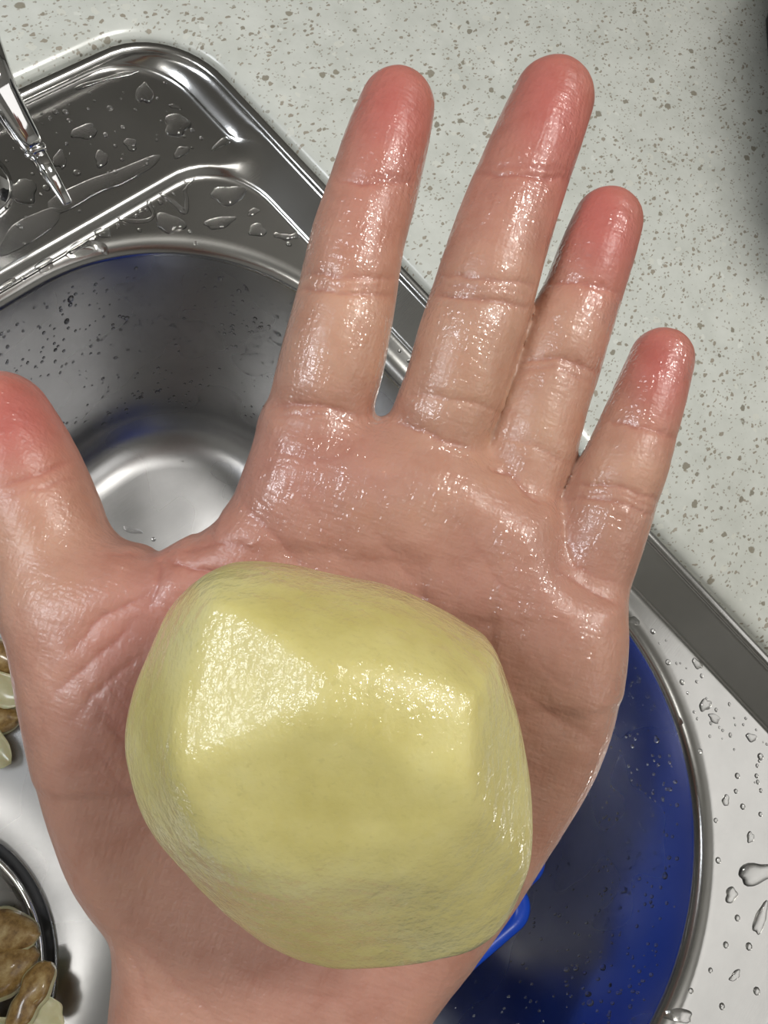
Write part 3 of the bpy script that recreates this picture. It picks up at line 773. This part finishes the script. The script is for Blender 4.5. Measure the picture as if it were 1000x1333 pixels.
for k in range(nz_):
    t = k / (nz_ - 1)
    for i in range(na_):
        a = 2 * math.pi * i / na_; ca, sa = math.cos(a), math.sin(a)
        w_ = (1 - max(0, t - .55) ** 2 * 3.6) ; f = 1 + .03 * math.sin(7 * a + 9 * t) + .02 * math.sin(17 * a - 14 * t)
        u = math.copysign(abs(ca) ** .45, ca) * Lb * .55 * f * w_
        v = (math.copysign(abs(sa) ** .45, sa) * .075 * f) * w_ + .082
        q = (ba + bb) / 2 + dirv * u + outv * v
        V.append((q[0], q[1], .0005 + .36 * t + .006 * math.sin(5 * a) * t))
for k in range(nz_ - 1):
    for i in range(na_): Fc.append((k * na_ + i, k * na_ + (i + 1) % na_, (k + 1) * na_ + (i + 1) % na_, (k + 1) * na_ + i))
Fc.append(list(range(na_))[::-1]); Fc.append([(nz_ - 1) * na_ + i for i in range(na_)])
bag = mesh_obj('plastic_bag', V, Fc, bag_m, loc=((ba[0] + bb[0]) / 2, (ba[1] + bb[1]) / 2, 0))
tag(bag, 'dark grey wrinkled bag at the far right edge of the countertop', 'bag')

# ------------------------------------------------------------------ water
def drop_mesh(outline, h, n=7):
    """dome over a closed plane outline (metres)"""
    P = np.asarray(outline); c = P.mean(0); V = []; Fc = []
    m = len(P)
    for k in range(n):
        t = k / n * math.pi / 2
        s = math.cos(t) ** .75
        for q in P: V.append((c[0] + (q[0] - c[0]) * s, c[1] + (q[1] - c[1]) * s, h * math.sin(t)))
    V.append((c[0], c[1], h)); last = len(V) - 1
    for k in range(n - 1):
        for i in range(m): Fc.append((k * m + i, k * m + (i + 1) % m, (k + 1) * m + (i + 1) % m, (k + 1) * m + i))
    for i in range(m): Fc.append(((n - 1) * m + i, (n - 1) * m + (i + 1) % m, last))
    return V, Fc
def ccw(P):
    P = np.asarray(P); a = np.sum(P[:, 0] * np.roll(P[:, 1], -1) - np.roll(P[:, 0], -1) * P[:, 1])
    return P if a > 0 else P[::-1]
rg = np.random.RandomState(11)
def drop(x, y, rx, ry, rot, z, label, group, irr=.18, h=None):
    a = np.linspace(0, 2 * np.pi, 28, endpoint=False); ph = rg.rand(3) * 6.28
    r = 1 + irr * np.sin(2 * a + ph[0]) * .6 + irr * np.sin(3 * a + ph[1]) * .7 + irr * .4 * np.sin(5 * a + ph[2])
    c, s_ = math.cos(rot), math.sin(rot)
    X_, Y_ = rx * r * np.cos(a), ry * r * np.sin(a)
    P = ccw([px(x + i * c - j * s_, y + i * s_ + j * c, z)[:2] for i, j in zip(X_, Y_)])
    return lay(P, z, label, group, h or min(rx, ry) * .00030 * .42)
def lay(P, z, label, group, h):
    c = P.mean(0); V, Fc = drop_mesh(P - c, h)
    o = mesh_obj('water_drop', V, Fc, water); o.location = (c[0], c[1], z - .00004)
    return tag(o, label, 'water drop', group)
fine = []
def drops(z, group, rows):
    for x, y, rx, ry, rot, label in rows: drop(x, y, rx, ry, rot, z, label, group)
def specks(z, rows):
    for x, y, r in rows: fine.append((px(x, y, z) - (0, 0, .00003), np.array([0, 0, 1.]), r * .00030, 1.0))
drops(ZD, 'water drops on the sink deck', (
    (188, 122, 11, 14, .1, 'oval water drop on the deck below the rounded back corner'), (230, 163, 18, 14, .2, 'largest blunt water drop in the middle of the deck'),
    (132, 207, 9, 11, .3, 'round water drop on the deck right of the lever tip'), (110, 172, 19, 9, -.25, 'wide flat water drop on the deck right of the lever collar'),
    (170, 188, 10, 7, .5, 'small two-lobed water drop at mid deck'), (30, 250, 20, 16, .6, 'big water drop on the deck left of the lever tip'),
    (228, 139, 8, 3, .3, 'slim water dash above the largest deck drop'), (249, 104, 6, 5, .4, 'small round drop inside the deck corner curve'), (78, 208, 9, 12, .3, 'water drop touching the lever tip from the right'),
    (236, 198, 12, 6, -.4, 'flat water drop beside the deck step, right of the long puddle'), (316, 183, 7, 6, 0, 'lone small drop where the deck step meets the right wall')))
specks(ZD, ((268, 145, 5), (143, 141, 5), (85, 146, 5), (90, 157, 4), (72, 146, 5), (138, 176, 5), (100, 225, 6), (60, 245, 6), (262, 180, 4), (205, 128, 3), (176, 143, 3), (160, 166, 4), (250, 170, 4), (8, 268, 6), (215, 108, 3), (150, 224, 4)))
def bead(P, z, w, label, group, h):
    """long thin bead of water along a pixel line"""
    Q = catmull(P, 5); t = np.gradient(Q, axis=0); t /= np.linalg.norm(t, axis=1)[:, None]; nn = np.c_[-t[:, 1], t[:, 0]]
    n = len(Q); s_ = np.linspace(0, 1, n); wd_ = w * np.sqrt(np.clip(1 - (2 * s_ - 1) ** 6, .02, 1)) * (1 + .25 * np.sin(s_ * 19))
    V = []; Fc = []; m = 7
    for i in range(n):
        for k in range(m):
            f = k / (m - 1) * 2 - 1; q = Q[i] + nn[i] * f * wd_[i]; g_ = px(q[0], q[1], z)
            V.append((g_[0], g_[1], z - .00004 + h * math.sqrt(max(0, 1 - f * f))))
    for i in range(n - 1):
        for k in range(m - 1): Fc.append((i * m + k, i * m + k + 1, (i + 1) * m + k + 1, (i + 1) * m + k))
    c = np.mean(V, 0); c[2] = z
    o = mesh_obj('water_streak', V, Fc, water, loc=c)
    return tag(o, label, 'water streak', group)
bead([(96, 116), (125, 107), (165, 96), (190, 91), (212, 98), (226, 104)], ZD, 3.5, 'thin curved water streak along the back of the deck', None, .0006)
bead([(230, 107), (258, 124), (280, 140), (296, 156), (305, 167), (301, 179), (284, 189), (276, 196)], ZD, 5, 'hooked water streak at the deck’s rounded right corner', None, .0008)
lay(ccw([px(a, b, ZD)[:2] for a, b in catmull([(62, 262), (110, 236), (150, 222), (200, 202), (209, 206), (196, 220), (160, 240), (128, 252), (80, 278)], 3, True)]), ZD, 'long flat water puddle beside the step of the deck', None, .0006)
lay(ccw([px(a, b, ZD)[:2] for a, b in catmull([(4, 312), (18, 292), (50, 276), (72, 270), (78, 284), (60, 304), (10, 332), (-4, 330)], 3, True)]), ZD, 'flat water puddle beneath the lever tip', None, .0006)
drops(ZS, 'water drops on the shelf around the bowl', (
    (297, 254, 24, 12, .05, 'largest oval water drop on the shelf behind the bowl'), (286, 290, 20, 8, -.3, 'long slanted water drop under the largest shelf drop'),
    (335, 300, 13, 8, .1, 'compact water drop on the shelf nearest the index finger'), (221, 291, 19, 13, .1, 'wide water drop on the shelf below the winding streak'),
    (133, 303, 11, 7, .2, 'water drop on the shelf left of the winding streak'), (58, 345, 14, 8, -.4, 'thick water drop on the narrow shelf towards the left edge'),
    (8, 368, 12, 8, -.3, 'water drop on the shelf cut by the left edge of the photo'), (330, 276, 9, 4, -.4, 'thin water dash right of the largest shelf drop')))
specks(ZS, ((262, 226, 4), (182, 300, 4), (240, 236, 4), (376, 318, 5), (30, 362, 4), (255, 316, 3), (247, 302, 4)))
bead([(122, 326), (88, 330), (112, 316), (133, 322), (140, 332)], ZS, 5, 'bent water streak on the shelf near the left edge', None, .0008)
bead([(148, 283), (170, 288), (192, 287), (200, 279), (194, 266), (194, 256), (206, 252), (224, 262), (240, 276), (243, 262), (242, 246), (254, 232)], ZS, 3.2, 'winding water streak on the shelf above the bowl', None, .0007)
bead([(356, 305), (376, 309), (396, 302)], ZS, 4, 'short water streak on the shelf beside the index finger', None, .0007)
drops(ZS, 'water drops on the right ledge', (
    (984, 1137, 26, 13, -.2, 'largest flat puddle-like drop on the ledge right of the bowl'), (990, 1196, 8, 20, .3, 'tall narrow drop below the flat puddle on the right ledge'),
    (884, 1322, 17, 10, .2, 'wide drop on the bowl rim at the bottom of the photo'), (945, 1042, 5, 7, 0, 'small oval drop above the flat puddle on the right ledge'),
    (977, 1090, 5, 7, .2, 'small drop just above the flat puddle on the right ledge'), (957, 1270, 5, 9, .8, 'slanted small drop low on the right ledge'),
    (918, 918, 7, 9, .5, 'drop on the ledge halfway along the foot of the right rim wall'), (905, 842, 9, 5, .8, 'upper of two slanted drops on the ledge beside the palm edge'),
    (908, 864, 9, 5, .9, 'lower of two slanted drops on the ledge beside the palm edge'), (826, 808, 7, 5, .5, 'drop on the ledge touching the outline of the palm'),
    (930, 935, 9, 5, .6, 'slanted drop near the foot of the right rim wall'), (978, 960, 8, 5, .6, 'drop at the foot of the rim wall by the right photo edge'), (952, 1165, 8, 10, .2, 'round drop on the ledge left of the flat puddle')))
specks(ZS, ((932, 1068, 4), (975, 1232, 6), (945, 1230, 5), (925, 1263, 4), (870, 862, 5), (886, 940, 5), (960, 1010, 5), (985, 1010, 4), (912, 978, 4), (990, 985, 6), (958, 1030, 4), (967, 1050, 5), (960, 1195, 5), (935, 1120, 5), (990, 1060, 4), (900, 1290, 4), (985, 1290, 6), (940, 1310, 5), (850, 822, 5), (888, 888, 5)))
drops(ZF, 'water drops on the bowl floor', (
    (250, 594, 6, 7, 0, 'left drop of the cluster on the bowl floor by the index finger'), (288, 592, 8, 9, .2, 'right and largest drop of the cluster on the bowl floor'),
    (283, 570, 5, 6, 0, 'upper drop of the cluster on the bowl floor'), (172, 690, 12, 4, .2, 'flat bright drop on the bowl floor by the thumb web')))
specks(ZF, ((264, 562, 4), (238, 600, 4), (200, 702, 5)))
# fine spray on the bowl wall and on the steel ledges: too small to tell apart
def spray(name, pts, label):
    V = []; Fc = []
    for c, nrm, r, st in pts:
        nrm = nrm / np.linalg.norm(nrm); t1 = np.cross(nrm, (0.3, .2, 1.)); t1 /= np.linalg.norm(t1); t2 = np.cross(nrm, t1)
        b0 = len(V); m = 9
        for k in range(3):
            t = k / 3 * math.pi / 2
            for i in range(m):
                a = 2 * math.pi * i / m; V.append(c + (t1 * math.cos(a) + t2 * math.sin(a) * st) * r * math.cos(t) + nrm * r * .5 * math.sin(t))
        V.append(c + nrm * r * .5)
        for k in range(2):
            for i in range(m): Fc.append((b0 + k * m + i, b0 + k * m + (i + 1) % m, b0 + (k + 1) * m + (i + 1) % m, b0 + (k + 1) * m + i))
        for i in range(m): Fc.append((b0 + 2 * m + i, b0 + 2 * m + (i + 1) % m, b0 + 3 * m))
    o = mesh_obj(name, V, Fc, water)
    return tag(o, label, 'water', None, 'stuff')
bxy = [b[0] for b in bowl]; bzz = [b[1] for b in bowl]
pts = []
for _ in range(1700):
    deg = rg.choice([rg.uniform(-58, -8), rg.uniform(14, 66)]); i = int(deg / 360 * NA) % NA
    k = rg.randint(1, 9); f = rg.rand()
    if rg.rand() < .4: k = rg.randint(1, 4)
    A_ = np.array([*bxy[k][i], bzz[k]]); B_ = np.array([*bxy[k + 1][i], bzz[k + 1]])
    A2 = np.array([*bxy[k][(i + 1) % NA], bzz[k]])
    nrm = np.cross(A2 - A_, B_ - A_); nrm /= np.linalg.norm(nrm)
    if nrm[:2] @ (np.array([BCX, BCY]) - A_[:2]) < 0: nrm = -nrm
    pts.append((A_ + (B_ - A_) * f + (A2 - A_) * rg.rand(), nrm, rg.uniform(.0004, .0010) * (1.7 if rg.rand() < .10 else 1), rg.uniform(1, 1.6)))
spray('wall_droplets', pts, 'fine water droplets clinging to the steel bowl wall')
pts = []
for _ in range(260):
    if rg.rand() < .6: x_, y_ = rg.uniform(.176, .1985), rg.uniform(-.26, .10)
    else: x_, y_ = rg.uniform(.05, .20), rg.uniform(.178, .182)
    if rr_sd(np.array(x_), np.array(y_), *BOWL) < .0100 or rr_sd(np.array(x_), np.array(y_), *SHELF) > -.005: continue
    pts.append((np.array([x_, y_, ZS - .00003]), np.array([0, 0, 1.]), rg.uniform(.0004, .0011), rg.uniform(.8, 1.3)))
for _ in range(70):
    x_ = rg.uniform(.09, .195); y_ = rg.uniform(.190, .242)
    if rr_sd(np.array(x_), np.array(y_), *DECK) > -.004: continue
    pts.append((np.array([x_, y_, ZD - .00003]), np.array([0, 0, 1.]), rg.uniform(.0004, .0010), rg.uniform(.8, 1.3)))
spray('ledge_droplets', pts + fine, 'fine water droplets scattered over the steel ledges')
